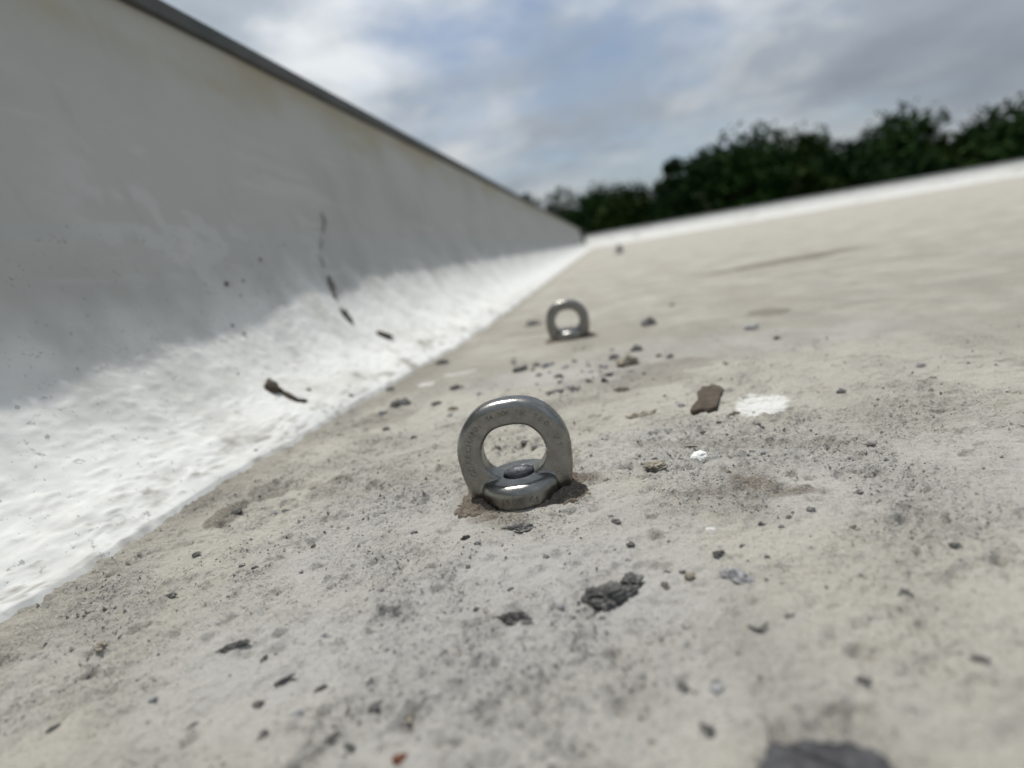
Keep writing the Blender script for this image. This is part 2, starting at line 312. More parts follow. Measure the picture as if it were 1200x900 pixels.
# ------------------------------------------------------------------ walls
def wn(y, z): return 0.0022*fbm(y*5, z*5, 81, 4)*sstep(6, 1, y)
def splash(y, z):
    spl = sstep(0.10, 0.32, fbm(y*42, z*60, 84, 4))*sstep(0.16, 0.06, np.hypot((y-.52), (z-.21)*1.2))*0.22
    spl = np.maximum(spl, 0.22*sstep(.28, .5, fbm(y*5, z*70+y*5, 85, 4))*sstep(.42, .2, z))
    return np.clip(spl, 0, 1)
def fillet_z(s): return ZT*(0.45*s + 0.55*s**4)
def ydist():
    a = np.concatenate([[Y_BACK, -1.0, -0.4, -0.15], np.arange(0.0, 1.3, 0.003), 1.3+np.cumsum(0.003*1.016**np.arange(1, 400))])
    return np.append(a[a < Y_FAR-0.03], Y_FAR)
def make_left_wall():
    t = empty('parapet_wall', (WX, 0.6, 0))
    off = Vector((-WX, -0.6, 0))
    ys = ydist()
    # sloping coved fillet
    s = np.concatenate([np.linspace(-0.03, 0.7, 70), np.linspace(.7, 1.0, 50)[1:], np.linspace(1.0, 1.1, 6)[1:]])
    Yg, S = np.meshgrid(ys, s, indexing='ij'); y, ss = Yg.ravel(), S.ravel()
    e = edge(y) + 0.009*fbm(y*26, y*0, 71, 5, .6)*sstep(4, .8, y)
    sc = np.clip(ss, 0, 1)
    x = e + (WX+0.001-e)*ss; z = fillet_z(sc)
    d = (0.0040*fbm(y*14, sc*2.5, 72, 3) + 0.0009*fbm(y*60, sc*14, 73, 5, .62) + 0.0007*np.maximum(0, fbm(y*200, sc*42, 74, 3)-.1)*3)*sstep(5, 1, y)
    fade = sstep(-0.03, 0.10, ss)*(1-sstep(0.80, 1.0, ss))
    nx, nz = 0.65, 0.76
    lip = 0.0045*sstep(-0.03, 0.0, ss)*(1-0.6*sstep(.1, .5, ss))
    x = x + nx*d*fade; z = z + nz*d*fade + lip - 0.004*(ss < -0.01)
    x = x + sstep(.8, 1, ss)*(wn(y, z)+.0003)
    rub = 0.75*sstep(0.25, 0.6, fbm(y*30, ss*5, 76, 5))*sstep(0.5, 0.1, ss) + .8*sstep(.05, .45, fbm(y*55, ss*30, 79, 5, .65))*sstep(.16, .02, np.abs(ss-.07)) + 0.5*sstep(.35, .65, fbm(y*45+5, ss*7, 77, 5))*sstep(.75, .4, ss)
    up = np.clip((ss-1)/.1, 0, 1); z = np.where(ss > 1, ZT+.03*up, z); x = np.where(ss > 1, wall_x(z)+wn(y, z)+.0013-.0030*up, x)
    me = mesh_np('cove_fillet', np.stack([x-WX, y-0.6, z], 1), grid_faces(len(ys), len(s))[:, ::-1])
    attr(me, 'splash', splash(y, z)*sstep(.75, 1, ss))
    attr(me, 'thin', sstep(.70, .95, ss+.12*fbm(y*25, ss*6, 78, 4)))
    attr(me, 'dirt', np.clip(rub, 0, .8)*sstep(3, .9, y))
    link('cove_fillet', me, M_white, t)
    # upright face, leaning back a touch, with a real back and thickness
    zs = np.linspace(0.15, WALL_TOP, 60)
    Yg, Zg = np.meshgrid(ys, zs, indexing='ij'); y, z = Yg.ravel(), Zg.ravel()
    x = wall_x(z) - 0.004*sstep(.205, .17, z) + wn(y, z)
    me = mesh_np('wall_face', np.stack([x-WX, y-0.6, z], 1), grid_faces(len(ys), len(zs))[:, ::-1])
    dirt = sstep(0.11, 0.0, WALL_TOP-z + 0.05*fbm(y*8, z*10, 82, 4))*(0.45+0.55*sstep(-.2, .4, fbm(y*7, z*22, 83, 4)))*0.85
    spl = splash(y, z)
    attr(me, 'dirt', np.clip(dirt, 0, 1)); attr(me, 'splash', np.clip(spl, 0, 1))
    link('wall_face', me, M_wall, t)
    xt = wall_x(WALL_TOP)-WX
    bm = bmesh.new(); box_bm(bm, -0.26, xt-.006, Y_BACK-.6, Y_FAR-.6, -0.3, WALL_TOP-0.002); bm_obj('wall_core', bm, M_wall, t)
    bm = bmesh.new(); box_bm(bm, -0.285, xt+0.007, Y_BACK-.63, Y_FAR-.57, WALL_TOP, WALL_TOP+0.022); bm_obj('coping', bm, M_coping, t, bevel=0.002)
    bm = bmesh.new(); box_bm(bm, xt-.01, xt+.11, Y_FAR-.6-.5, Y_FAR-.6-.42, 0.08, WALL_TOP-0.004); bm_obj('corner_strip', bm, M_coping, t, bevel=0.004)  # dark upright strip added at the wall's far end
    return tag(t, 'long whitewashed wall in shade with dark coping and white coved foot', 'wall')
wall = make_left_wall()

def make_far_wall():
    t = empty('parapet_wall', (6, Y_FAR, 0))
    xs = np.concatenate([np.arange(-0.39, 6, 0.05), np.arange(6, X_RIGHT+.01, 0.2)])
    s = np.linspace(-0.03, 1, 30)
    Xg, S = np.meshgrid(xs, s, indexing='ij'); x, ss = Xg.ravel(), S.ravel()
    y = -0.52 + 0.52*ss + 0.012*fbm(x*2, x*0, 91, 4)*(1-np.clip(ss, 0, 1)); z = 1.45*fillet_z(np.clip(ss, 0, 1)) + 0.006*fbm(x*5, ss*3, 92, 4)*sstep(0, .2, ss)*(1-sstep(.9, 1, ss)) + 0.004
    me = mesh_np('cove_fillet', np.stack([x-6, y, z], 1), grid_faces(len(xs), len(s)))
    attr(me, 'dirt', .22+0.3*sstep(.2, .6, fbm(x*4, ss*4, 93, 4))); attr(me, 'thin', ss*0); attr(me, 'splash', ss*0); link('cove_fillet', me, M_white, t)
    bm = bmesh.new(); box_bm(bm, -6.40, X_RIGHT-6, 0.002, 0.2, -0.3, 0.302); o = bm_obj('wall_face', bm, M_wall, t, bevel=0.006)
    bm = bmesh.new(); box_bm(bm, -6.38, X_RIGHT-6+.02, -0.012, 0.225, 0.304, 0.320); bm_obj('coping', bm, M_wall, t, bevel=0.003)
    return tag(t, 'low white parapet wall along the roof edge in front of the trees', 'wall')
far_wall = make_far_wall()

# ------------------------------------------------------------------ ground far below and the building under the roof
Z0 = -4.2
bm = bmesh.new()
for a in ((-1500, -1500), (1500, -1500), (1500, 1500), (-1500, 1500)): bm.verts.new((*a, Z0))
bm.faces.new(bm.verts[:])
tag(bm_obj('ground', bm, mat_simple('grass_ground', (0.045, 0.06, 0.025), (0.08, 0.085, 0.04), 0.4)), kind='structure')
bm = bmesh.new(); box_bm(bm, -0.59, X_RIGHT-.01, Y_BACK+.01, Y_FAR+.19, Z0-.2, -0.31)
M_render = mat_simple('pale_wall_render', (0.45, 0.44, 0.41), (0.52, 0.51, 0.47), 3)
bt = empty('building', (7, 5, Z0)); o = bm_obj('building_wall', bm, M_render, bt); o.location = (-7, -5, -Z0)
bm = bmesh.new(); box_bm(bm, -0.62, X_RIGHT+.02, Y_BACK-.02, Y_FAR+.22, -0.308, -0.05); o = bm_obj('roof_slab', bm, M_render, bt); o.location = (-7, -5, -Z0)
tag(bt, 'pale rendered building carrying the flat roof', 'building')

# ------------------------------------------------------------------ trees
M_leaf = []
for k, (a, b) in enumerate([((0.0077, 0.0239, 0.0036), (0.0154, 0.0410, 0.0061)), ((0.0116, 0.0256, 0.0036), (0.0231, 0.0427, 0.0066)), ((0.0062, 0.0205, 0.0042), (0.0123, 0.0331, 0.0066))]):
    m = Mat('leaves', 0.8, 0, 0.08); M_leaf.append(m.fin(m.mix(m.ramp(m.noise(1.3, 4), 0.35, 0.65), a, b)))
M_bark = mat_simple('bark', (0.05, 0.042, 0.033), (0.09, 0.078, 0.06), 6, 0.95, 0.02)
def tube(path, radii, n=7):
    V, Fc = [], []
    for i, p in enumerate(path):
        p = Vector(p); a = Vector(path[max(i-1, 0)]); b = Vector(path[min(i+1, len(path)-1)])
        q = (b-a).to_track_quat('Z', 'Y')
        for k in range(n): V.append(p + q @ Vector((math.cos(2*math.pi*k/n)*radii[i], math.sin(2*math.pi*k/n)*radii[i], 0)))
    for i in range(len(path)-1):
        for k in range(n): Fc.append((i*n+k, i*n+(k+1) % n, (i+1)*n+(k+1) % n, (i+1)*n+k))
    return V, Fc
def tree(x, y, top, cr, seed, label, mat, name='broadleaf_tree'):
    rng = np.random.default_rng(seed); h = top-Z0
    t = empty(name, (x, y, Z0))
    V, Fc = tube([(0, 0, -.1), (.1, .05, h*.25), (-.05, .1, h*.5), (.1, 0, h*.8)], [.28, .22, .15, .05], 8)
    ends = []
    for k in range(7):
        a = rng.uniform(0, 6.28); z0 = h*rng.uniform(.3, .6); r = cr*rng.uniform(.5, .85); z1 = z0+h*rng.uniform(.12, .3)
        p = [(0, 0, z0), (math.cos(a)*r*.5, math.sin(a)*r*.5, (z0+z1)/2+.1), (math.cos(a)*r, math.sin(a)*r, z1)]
        v, f = tube(p, [.09, .06, .02], 5); n0 = len(V); V += v; Fc += [tuple(i+n0 for i in q) for q in f]
    me = bpy.data.meshes.new('trunk'); me.from_pydata(V, [], Fc); me.update(); link('trunk', me, M_bark, t)
    nc = 46; cc = rng.normal(size=(nc, 3)); cc /= np.linalg.norm(cc, axis=1)[:, None]; cc *= rng.uniform(.25, .85, (nc, 1))
    cen = cc*np.array([cr, cr, h*.36]) + np.array([0, 0, h*.60]); rad = rng.uniform(.20, .46, nc)*cr
    cen[:, 2] = np.minimum(cen[:, 2], h-rad*.75)
    hi = np.argsort(-cen[:, 2])[:5]; cen[hi, :2] *= .45; cen[hi[0], 2] = h-rad[hi[0]]*.8
    per = 320; k = nc*per
    d = rng.normal(size=(k, 3)); d /= np.linalg.norm(d, axis=1)[:, None]
    p = np.repeat(cen, per, 0) + d*(np.repeat(rad, per)*rng.uniform(.55, 1.22, k))[:, None]*np.array([1, 1, .8])
    u = rng.normal(size=(k, 3)); u /= np.linalg.norm(u, axis=1)[:, None]
    v = np.cross(u, rng.normal(size=(k, 3))); v /= np.linalg.norm(v, axis=1)[:, None]
    sz = rng.uniform(.10, .22, k)[:, None]
    Q = np.stack([p-u*sz, p+v*sz*.55, p+u*sz, p-v*sz*.55], 1).reshape(-1, 3)
    me = mesh_np('crown', Q, np.arange(4*k).reshape(-1, 4), False); link('crown', me, mat, t)
    return tag(t, label, 'tree', 'trees beyond the roof edge')
TREES = [((-9.3676, 45.0361, 3.8371), 3.19, 1), ((-5.0888, 43.7047, 4.3981), 2.90, 0), ((-2.5757, 41.9209, 4.2188), 3.19, 1), ((0.1432, 39.9997, 3.9440), 3.48, 0), ((2.3444, 37.9276, 3.3398), 3.33, 1), ((4.7557, 35.6845, 4.0187), 2.75, 2), ((6.1673, 33.4360, 3.8866), 2.90, 0),
         ((8.0434, 32.0047, 4.5031), 3.62, 0), ((10.4739, 33.3961, 4.1541), 3.48, 1), ((11.7293, 30.8451, 2.7450), 3.77, 2), ((14.8540, 32.7927, 4.0573), 4.06, 0), ((15.8879, 30.0595, 1.9606), 3.92, 1), ((18.5474, 30.8544, 3.2623), 4.35, 2), ((19.0772, 28.1436, 2.4799), 4.06, 0)]
for i, ((x, y, z), cr, k) in enumerate(TREES):
    tree(x, y, z, cr, 100+i, ['dark green broadleaf tree in the row beyond the roof edge', 'olive green broadleaf tree in the row beyond the roof edge', 'deep bluish green broadleaf tree in the row beyond the roof edge'][k], M_leaf[k])
for i, (p, cr) in enumerate([((1.0480, 29.9817, 1.9446), 2.0), ((4.1441, 29.7124, 1.8977), 2.0), ((7.7910, 27.9339, 1.8910), 2.2), ((9.5400, 27.3859, 1.6772), 2.0), ((12.8374, 26.0039, 1.3753), 2.3), ((15.2728, 24.6524, 1.1641), 2.4)]):
    tree(p[0], p[1], p[2], cr, 300+i, 'lower bushy tree in front of the tall tree row', M_leaf[(i+1) % 3], 'bushy_tree')
def house():
    hx, hy, hz = (6.6140, 30.9001, 1.6726)
    t = empty('brick_house', (hx, hy, Z0)); t.rotation_euler.z = R(-22); hh = hz-Z0
    Mb = mat_simple('pink_brown_brick', (0.12, 0.065, 0.05), (0.16, 0.09, 0.07), 5, 0.9, 0.004, 9); Mr = mat_simple('brown_roof_tile', (0.07, 0.038, 0.03), (0.10, 0.055, 0.042), 4, 0.9, 0.01, 12)
    Mg = mat_simple('window_glass', (0.03, 0.035, 0.04), (0.05, 0.055, 0.06), 2, 0.15, 0.0)
    bm = bmesh.new(); box_bm(bm, -1.7, 1.7, -.2, .9, 0, hh-.9); bm_obj('wall', bm, Mb, t)
    bm = bmesh.new(); q = [bm.verts.new(p) for p in ((-1.9, -.4, hh-.92), (1.9, -.4, hh-.92), (1.9, 1.1, hh-.92), (-1.9, 1.1, hh-.92), (-1.9, .35, hh), (1.9, .35, hh))]
    for f in ((0, 1, 5, 4), (2, 3, 4, 5), (0, 4, 3), (1, 2, 5), (3, 2, 1, 0)): bm.faces.new([q[i] for i in f])
    bm_obj('roof', bm, Mr, t)
    for wx_ in (-1.0, .7):
        bm = bmesh.new(); box_bm(bm, wx_-.35, wx_+.35, -.24, -.19, 1.2, 2.3); w_ = bm_obj('window', bm, M_wall, t)
        bm = bmesh.new(); box_bm(bm, wx_-.28, wx_+.28, -.25, -.235, 1.27, 2.23); bm_obj('pane', bm, Mg, w_)
    tag(t, 'pink brown brick house glimpsed between the bushy trees', 'house')
house()
# ------------------------------------------------------------------ eye bolts
def ring_mesh():
    # path of the eye: foot, leg, flattened arch, leg, foot (millimetres, x across, z up)
    pts = []
    for z in np.linspace(-6, 20.5, 15): pts.append((-24.4*(1-0.20*((25.6-z)/25.6)**2) if z > 0 else -19.52, z))
    for a in np.linspace(188, -8, 61):
        x, z = 24.4*math.cos(R(a)), 25.6+24.4*math.sin(R(a))
        z = -math.log(math.exp(-.55*z)+math.exp(-.55*50.0))/.55 if z > 36 else z
        pts.append((x, z))
    for z in np.linspace(20.5, -6, 15): pts.append((24.4*(1-0.20*((25.6-z)/25.6)**2) if z > 0 else 19.52, z))
    P = np.array(pts); T = np.gradient(P, axis=0); T /= np.linalg.norm(T, axis=1)[:, None]
    Nn = np.stack([-T[:, 1], T[:, 0]], 1)                     # outward
    ro, ri, a, b = 4.6, 2.2, 7.0, 7.2
    sec = []
    for cx, cy, r, a0 in ((a-ro, b-ro, ro, 0), (-a+ri, b-ri, ri, 90), (-a+ri, -b+ri, ri, 180), (a-ro, -b+ro, ro, 270)):
        for q in np.linspace(0, 90, 7): sec.append((cx+r*math.cos(R(a0+q)), cy+r*math.sin(R(a0+q))))
    V = []
    for p, n in zip(P, Nn):
        dz = max(0.0, 25.6-max(p[1], 10.0)); grow = 17.4-math.sqrt(17.4**2-dz*dz) if p[1] < 25.6 else 0.0
        for u, v in sec:
            if u < 0: u -= grow*.8
            V.append((p[0]+n[0]*u, v, p[1]+n[1]*u))
    k = len(sec); Fc = [(i*k+j, i*k+(j+1) % k, (i+1)*k+(j+1) % k, (i+1)*k+j) for i in range(len(P)-1) for j in range(k)]
    Fc += [tuple(range(k))[::-1], tuple((len(P)-1)*k+j for j in range(k))]
    # collar, turned on the axis
    prof = [(0, -6), (22.3, -6), (22.5, 6.6)] + [(16.9+5.6*math.cos(R(q)), 7.0+5.6*math.sin(R(q))) for q in range(0, 91, 10)] + [(9.4, 12.9), (9.0, 11.6), (0, 11.6)]
    n0 = len(V); m = 72
    for r, z in prof:
        for q in range(m): V.append((r*math.cos(2*math.pi*q/m), r*math.sin(2*math.pi*q/m), z))
    for i in range(len(prof)-1):
        for q in range(m): Fc.append((n0+i*m+q, n0+i*m+(q+1) % m, n0+(i+1)*m+(q+1) % m, n0+(i+1)*m+q))
    me = bpy.data.meshes.new('raw'); me.from_pydata([Vector(v)*0.001 for v in V], [], Fc); me.update()
    bm = bmesh.new(); bm.from_mesh(me); bmesh.ops.remove_doubles(bm, verts=bm.verts, dist=1e-6); bmesh.ops.recalc_face_normals(bm, faces=bm.faces); bm.to_mesh(me); bm.free()
    o = bpy.data.objects.new('raw', me); C.objects.link(o)
    md = o.modifiers.new('r', 'REMESH'); md.mode = 'VOXEL'; md.voxel_size = 0.00055; md.use_smooth_shade = True
    ms = o.modifiers.new('s', 'SMOOTH'); ms.factor = 0.5; ms.iterations = 7
    dg = bpy.context.evaluated_depsgraph_get(); res = bpy.data.meshes.new_from_object(o.evaluated_get(dg))
    bpy.data.objects.remove(o)
    return res
def split(me, keep, name):
    nv = np.empty(len(me.vertices)*3, np.float32); me.vertices.foreach_get('co', nv); nv = nv.reshape(-1, 3)
    nn = np.empty(len(me.vertices)*3, np.float32); me.vertex_normals.foreach_get('vector', nn); nn = nn.reshape(-1, 3)
    Fq = [tuple(p.vertices) for p, k in zip(me.polygons, keep) if k]
    ids = sorted({i for f in Fq for i in f}); mp = {v: i for i, v in enumerate(ids)}
    r = bpy.data.meshes.new(name); r.from_pydata(nv[ids], [], [tuple(mp[i] for i in f) for f in Fq]); r.update()
    for p in r.polygons: p.use_smooth = True
    r.normals_split_custom_set_from_vertices([tuple(nn[i]) for i in ids])
    return r
body = ring_mesh()
bvh = BVHTree.FromPolygons([v.co.copy() for v in body.vertices], [tuple(p.vertices) for p in body.polygons])
cen = np.empty(len(body.polygons)*3, np.float32); body.polygons.foreach_get('center', cen); cen = cen.reshape(-1, 3)
is_col = (np.hypot(cen[:, 0], cen[:, 1]) < 0.0228) & (cen[:, 2] < 0.0131) & ((np.abs(cen[:, 1]) > .0078) | (np.abs(cen[:, 0]) < .0155))
me_ring, me_col = split(body, ~is_col, 'eye_ring'), split(body, is_col, 'collar')
def lettering(name, words):
    V, Fc = [], []
    for text, place in words:
        for i, ch in enumerate(text):
            if ch == ' ': continue
            cu = bpy.data.curves.new('f', 'FONT'); cu.body = ch; cu.size = 0.0047; cu.align_x = 'CENTER'; cu.extrude = 0.0001; cu.resolution_u = 3; cu.offset = 0.00004
            o = bpy.data.objects.new('f', cu); C.objects.link(o)
            dg = bpy.context.evaluated_depsgraph_get(); me = o.evaluated_get(dg).to_mesh()
            n0 = len(V)
            for v in me.vertices:
                org, dr, up = place(i, len(text), v.co.x, v.co.y)
                hit = bvh.ray_cast(Vector(org), Vector(dr))
                p = (hit[0] if hit[0] else Vector(org)+Vector(dr)*.02) - Vector(dr)*(0.00012 if v.co.z > 0 else -0.0003)
                V.append(p)
            Fc += [tuple(n0+i for i in p.vertices) for p in me.polygons]
            bpy.data.objects.remove(o); bpy.data.curves.remove(cu)
    me = bpy.data.meshes.new(name); me.from_pydata(V, [], Fc); me.update(); return me
def arc(a0, a1, r=0.0232):
    def f(i, n, u, v):
        a = R(a0+(a1-a0)*(i/(max(n-1, 1)))); c, s = math.cos(a), math.sin(a)
        rr = r+v
        x = c*rr + s*u; z = 0.0256 + s*rr - c*u
        if z > 0.042: z = 0.042+(z-0.042)*.86
        return (x, -0.03, z), (0, 1, 0), None
    return f
def coll(i, n, u, v):
    a = R(-90 + (i-(n-1)/2)*8.0) + u/0.0225
    return (0.04*math.cos(a), 0.04*math.sin(a), 0.0034+v), (-math.cos(a), -math.sin(a), 0), None
me_let = lettering('stamped_lettering', [('GDARCHANN', arc(198, 131)), ('34.606.78E', arc(114, 66)), ('300', arc(53, 35)), ('V3', arc(14, 4))])
me_let2 = lettering('stamped_rating', [('1500 Kg', coll)])
def stud_mesh():
    bm = bmesh.new(); prof = [(8.5, 9), (8.5, 12.9), (8.1, 13.5), (7.2, 13.75), (4.4, 13.6), (3.6, 13.2), (0.01, 13.1)]; m = 48; rows = []
    for r, z in prof: rows.append([bm.verts.new((r*.001*math.cos(6.28318*q/m), r*.001*math.sin(6.28318*q/m), z*.001 + .00015*math.sin(q*.9+r))) for q in range(m)])
    for a, b in zip(rows, rows[1:]):
        for q in range(m): bm.faces.new((a[q], a[(q+1) % m], b[(q+1) % m], b[q]))
    me = bpy.data.meshes.new('threaded_stud'); bm.to_mesh(me); bm.free()
    for p in me.polygons: p.use_smooth = True
    return me
me_stud = stud_mesh()
def eye_bolt(loc, rz, lean, label):
    t = empty('eye_bolt', (*loc, 0)); t.rotation_euler = (lean[0], lean[1], rz)
    rg = link('eye_ring', me_ring, M_steel, t); cl = link('collar', me_col, M_steel, t)
    link('threaded_stud', me_stud, M_stud, t)
    link('stamped_lettering', me_let, M_stamp, rg); link('stamped_rating', me_let2, M_stamp, cl)
    return tag(t, label, 'eye bolt', 'steel eye bolts fixed in a row along the wall')
eye_bolt(BOLTS[0], R(6), (0, R(-1.5)), 'steel eye bolt with stamped lettering and brown drill dust round its collar')
eye_bolt(BOLTS[1], R(5), (0, R(-1)), 'steel eye bolt farther along the wall, behind the scatter of grey crumbs')

# brown drill dust banked round the near bolt
def dust_bed(i, label):
    bx, by = BOLTS[i]; n = 220; g = np.linspace(-.056, .056, n); X, Y = np.meshgrid(g, g); x, y = X.ravel(), Y.ravel()
    a = np.arctan2(y, x); r = np.hypot(x*.78, y*1.05)
    lim = 0.0288 + 0.004*fbm(np.cos(a)*2.0+5, np.sin(a)*2.0, 201, 3) + .0075*fbm(x*95+4, y*95, 204, 5, .6) + 0.006*np.exp(-((a+2.6)/.4)**2) + 0.007*np.exp(-((a+.35)/.28)**2)
    k = .55*sstep(0, .0022, lim-r)+.45*sstep(0, .012, lim-r)
    z = -0.0020 + (0.0052-.0032*np.exp(-((a+1.6)/.75)**2))*k + k*(0.0022*fbm((x+bx)*260, (y+by)*260, 202, 5, .7) + .0016*np.maximum(0, fbm(x*520, y*520, 203, 2)-.1))
    Fq = grid_faces(n, n); keep = (k[Fq].max(1) > 0.02) & (np.hypot(x, y)[Fq].min(1) > .012)
    Fq = Fq[keep]; ids, inv = np.unique(Fq, return_inverse=True)
    me = mesh_np('drill_dust', np.stack([x, y, z], 1)[ids], inv.reshape(Fq.shape))
    o = link('drill_dust', me, M_dust); o.location = (bx, by, 0)
    return tag(o, label, 'dust', kind='stuff')
dust_bed(0, 'brown drill dust banked round the foot of the lettered eye bolt')
dust_bed(1, 'dark brown dust at the foot of the farther eye bolt')

# ------------------------------------------------------------------ loose things on the roof
def ico_base(n):
    bm = bmesh.new(); bmesh.ops.create_icosphere(bm, subdivisions=n, radius=1)
    V = np.array([v.co[:] for v in bm.verts]); Fq = np.array([[v.index for v in f.verts] for f in bm.faces]); bm.free(); return V, Fq
ICO3, ICO4, ICO2 = ico_base(4), ico_base(5), ico_base(3)
def n3(V, f, s): return fbm(V[:, 0]*f+V[:, 2]*f*.7+3, V[:, 1]*f-V[:, 2]*f*.6, s, 3) + fbm(V[:, 2]*f+7, V[:, 0]*f*.5-V[:, 1]*f*.8, s+9, 3)
def lump(name, x, y, size, asp, rot, hgt, seed, mat, label, cat, group=None, base=ICO3, rough=.42, bend=0.0, z=None, parent=None):
    V, Fq = base; q = V*(1 + rough*n3(V, 1.5, seed) [:, None]*.9 + rough*.75*n3(V, 4.5, seed+50)[:, None] + rough*.35*n3(V, 13, seed+80)[:, None])
    q = q*np.array([size/2, size/2*asp, size/2*hgt])
    q[:, 1] += bend*size*((q[:, 0]/(size/2))**2-.3)
    q[:, 2] = np.where(q[:, 2] < 0, q[:, 2]*.45, q[:, 2])
    o = link(name, mesh_np(name, q, Fq), mat); o.location = (x, y, (gz(x, y) if z is None else z) + size*hgt*.03); o.rotation_euler.z = rot
    return tag(o, label, cat, group)
def flake(name, x, y, size, asp, rot, seed, mat, label, cat, group=None, thick=.0008, curl=.12, z=None, lift=0.0006):
    n, rr = 36, 7; rng = random.Random(seed); V = []; Fc = []
    prof = 1 + .30*fbm(np.cos(np.arange(n)*2*np.pi/n)*1.6+seed, np.sin(np.arange(n)*2*np.pi/n)*1.6, seed, 4)
    for side in (1, 0):
        for k in range(rr+1):
            for j in range(n):
                f = k/rr; a = 2*math.pi*j/n; u, v = f*prof[j]*math.cos(a), f*prof[j]*math.sin(a)
                zz_ = curl*size*(.6*u*u+.3*v*v*v) + .04*size*math.sin(u*5+seed)*math.cos(v*6) + (thick*(1-.7*f**4) if side else -thick*.2)
                V.append((u*size/2, v*size/2*asp, zz_))
    off = (rr+1)*n
    for k in range(rr):
        for j in range(n):
            j2 = (j+1) % n
            Fc.append((k*n+j, (k+1)*n+j, (k+1)*n+j2, k*n+j2)); Fc.append((off+k*n+j, off+k*n+j2, off+(k+1)*n+j2, off+(k+1)*n+j))
    for j in range(n): j2 = (j+1) % n; Fc.append((rr*n+j, off+rr*n+j, off+rr*n+j2, rr*n+j2))
    o = link(name, mesh_np(name, V, Fc), mat); o.location = (x, y, (gz(x, y) if z is None else z)+lift); o.rotation_euler.z = rot
    return tag(o, label, cat, group)
def twig(name, pts, rad, mat, label, cat, seed=1, parent=None, n=9, sub=6):
    P = []
    for i in range(len(pts)-1):
        for k in range(sub): P.append(tuple(np.array(pts[i])*(1-k/sub)+np.array(pts[i+1])*k/sub))
    P.append(pts[-1]); P = np.array(P); m = len(P)
    for _ in range(3): P[1:-1] = .25*P[:-2]+.5*P[1:-1]+.25*P[2:]
    tt = np.linspace(0, 1, m); rr = rad*np.interp(tt, np.linspace(0, 1, len(RADS.get(seed, [.5, 1, .9, .5]))), RADS.get(seed, [.5, 1, .9, .5]))*(1+.35*fbm(tt*9, tt*0+seed, seed, 3))
    V, Fc = tube([Vector(p) for p in P], rr, n); V = [v for v in V]; Fc = list(Fc); Fc += [tuple(range(n))[::-1], tuple((m-1)*n+j for j in range(n))]
    o0 = Vector(pts[0]); me = bpy.data.meshes.new(name); me.from_pydata([v-o0 for v in V], [], Fc); me.update()
    for p in me.polygons: p.use_smooth = True
    o = link(name, me, mat); o.location = o0
    return tag(o, label, cat)
RADS = {}
def patch(name, pts, thick, mat, label, cat):
    P = []; n = len(pts)
    for i in range(n):
        for k in range(5): P.append(np.array(pts[i])*(1-k/5)+np.array(pts[(i+1) % n])*k/5)
    P = np.array(P)
    for _ in range(2): P = .25*np.roll(P, 1, 0)+.5*P+.25*np.roll(P, -1, 0)
    c = P.mean(0); P = P + (P-c)*0.05*fbm(P[:, 0]*900, P[:, 1]*900, 5, 3)[:, None]
    n = len(P); V = []; Fc = []; base = max(float((height(c[0]+(P[:, 0]-c[0])*f_, c[1]+(P[:, 1]-c[1])*f_)).max()) for f_ in (1, .8, .6, .4, .2))
    rings = [(1.0, -.0006), (1.0, thick*.5), (.95, thick*.9), (.8, thick), (.5, thick*1.2), (.2, thick)]
    for f, z in rings:
        q = c+(P-c)*f; hz = height(q[:, 0], q[:, 1])
        for k in range(n): V.append((q[k, 0]-c[0], q[k, 1]-c[1], z if z > 0 else -.004))
    for r in range(len(rings)-1):
        for k in range(n): Fc.append((r*n+k, r*n+(k+1) % n, (r+1)*n+(k+1) % n, (r+1)*n+k))
    me = mesh_np(name, V, Fc); bm = bmesh.new(); bm.from_mesh(me); bm.verts.ensure_lookup_table(); bm.faces.new([bm.verts[(len(rings)-1)*n+k] for k in range(n)]); bm.to_mesh(me); bm.free()
    o = link(name, me, mat); o.location = (c[0], c[1], base); return tag(o, label, cat)

# the big crumbs one can describe
x, y, s = (-0.0133, 0.1810, 0.0170); lump('mortar_clod', x, y, s, .50, R(14), .62, 3, M_lump, 'largest dark mortar clod on the sandy roof in front of the lettered bolt', 'clod', base=ICO4, rough=.55)
x, y, s = (-0.0063, 0.1921, 0.0085); lump('mortar_clod', x, y, s, .8, R(60), .60, 5, M_lump, 'ragged dark crumb touching the back of the largest mortar clod', 'clod', base=ICO4, rough=.6)
x, y, s = (-0.0486, 0.1741, 0.0138); lump('mortar_clod', x, y, s, .34, R(-4), .42, 7, M_lump, 'long thin dark mortar sliver, boat shaped, in front of the lettered bolt', 'clod', base=ICO4, rough=.5, bend=-.08)
x, y, s = (0.0328, 0.1922, 0.0117); lump('mortar_clod', x, y, s, .42, R(-32), .55, 9, M_grey, 'pale bluish grey mortar lump with dark underside', 'clod', base=ICO4, rough=.5)
x, y, s = (0.0164, 0.1927, 0.0042); flake('stone_chip', x, y, s, .8, .4, 11, M_chip, 'small flat tan chip next to the bluish grey mortar lump', 'chip', thick=.0013)
x, y, s = (0.0125, 0.2967, 0.0119); lump('stone_chip', x, y, s, .75, R(10), .36, 13, M_chip, 'tan brown stone chip near the white pebble', 'chip', base=ICO4, rough=.4)
x, y, s = (0.0142, 0.3101, 0.0045); lump('stone_chip', x, y, s, .7, R(30), .5, 14, M_lump, 'tiny dark crumb right behind the tan brown stone chip', 'chip')
x, y, s = (0.0389, 0.3090, 0.0097); lump('white_pebble', x, y, s, .85, 0, .95, 15, M_pebble, 'rough white pebble on the sandy roof', 'pebble', base=ICO4, rough=.16)
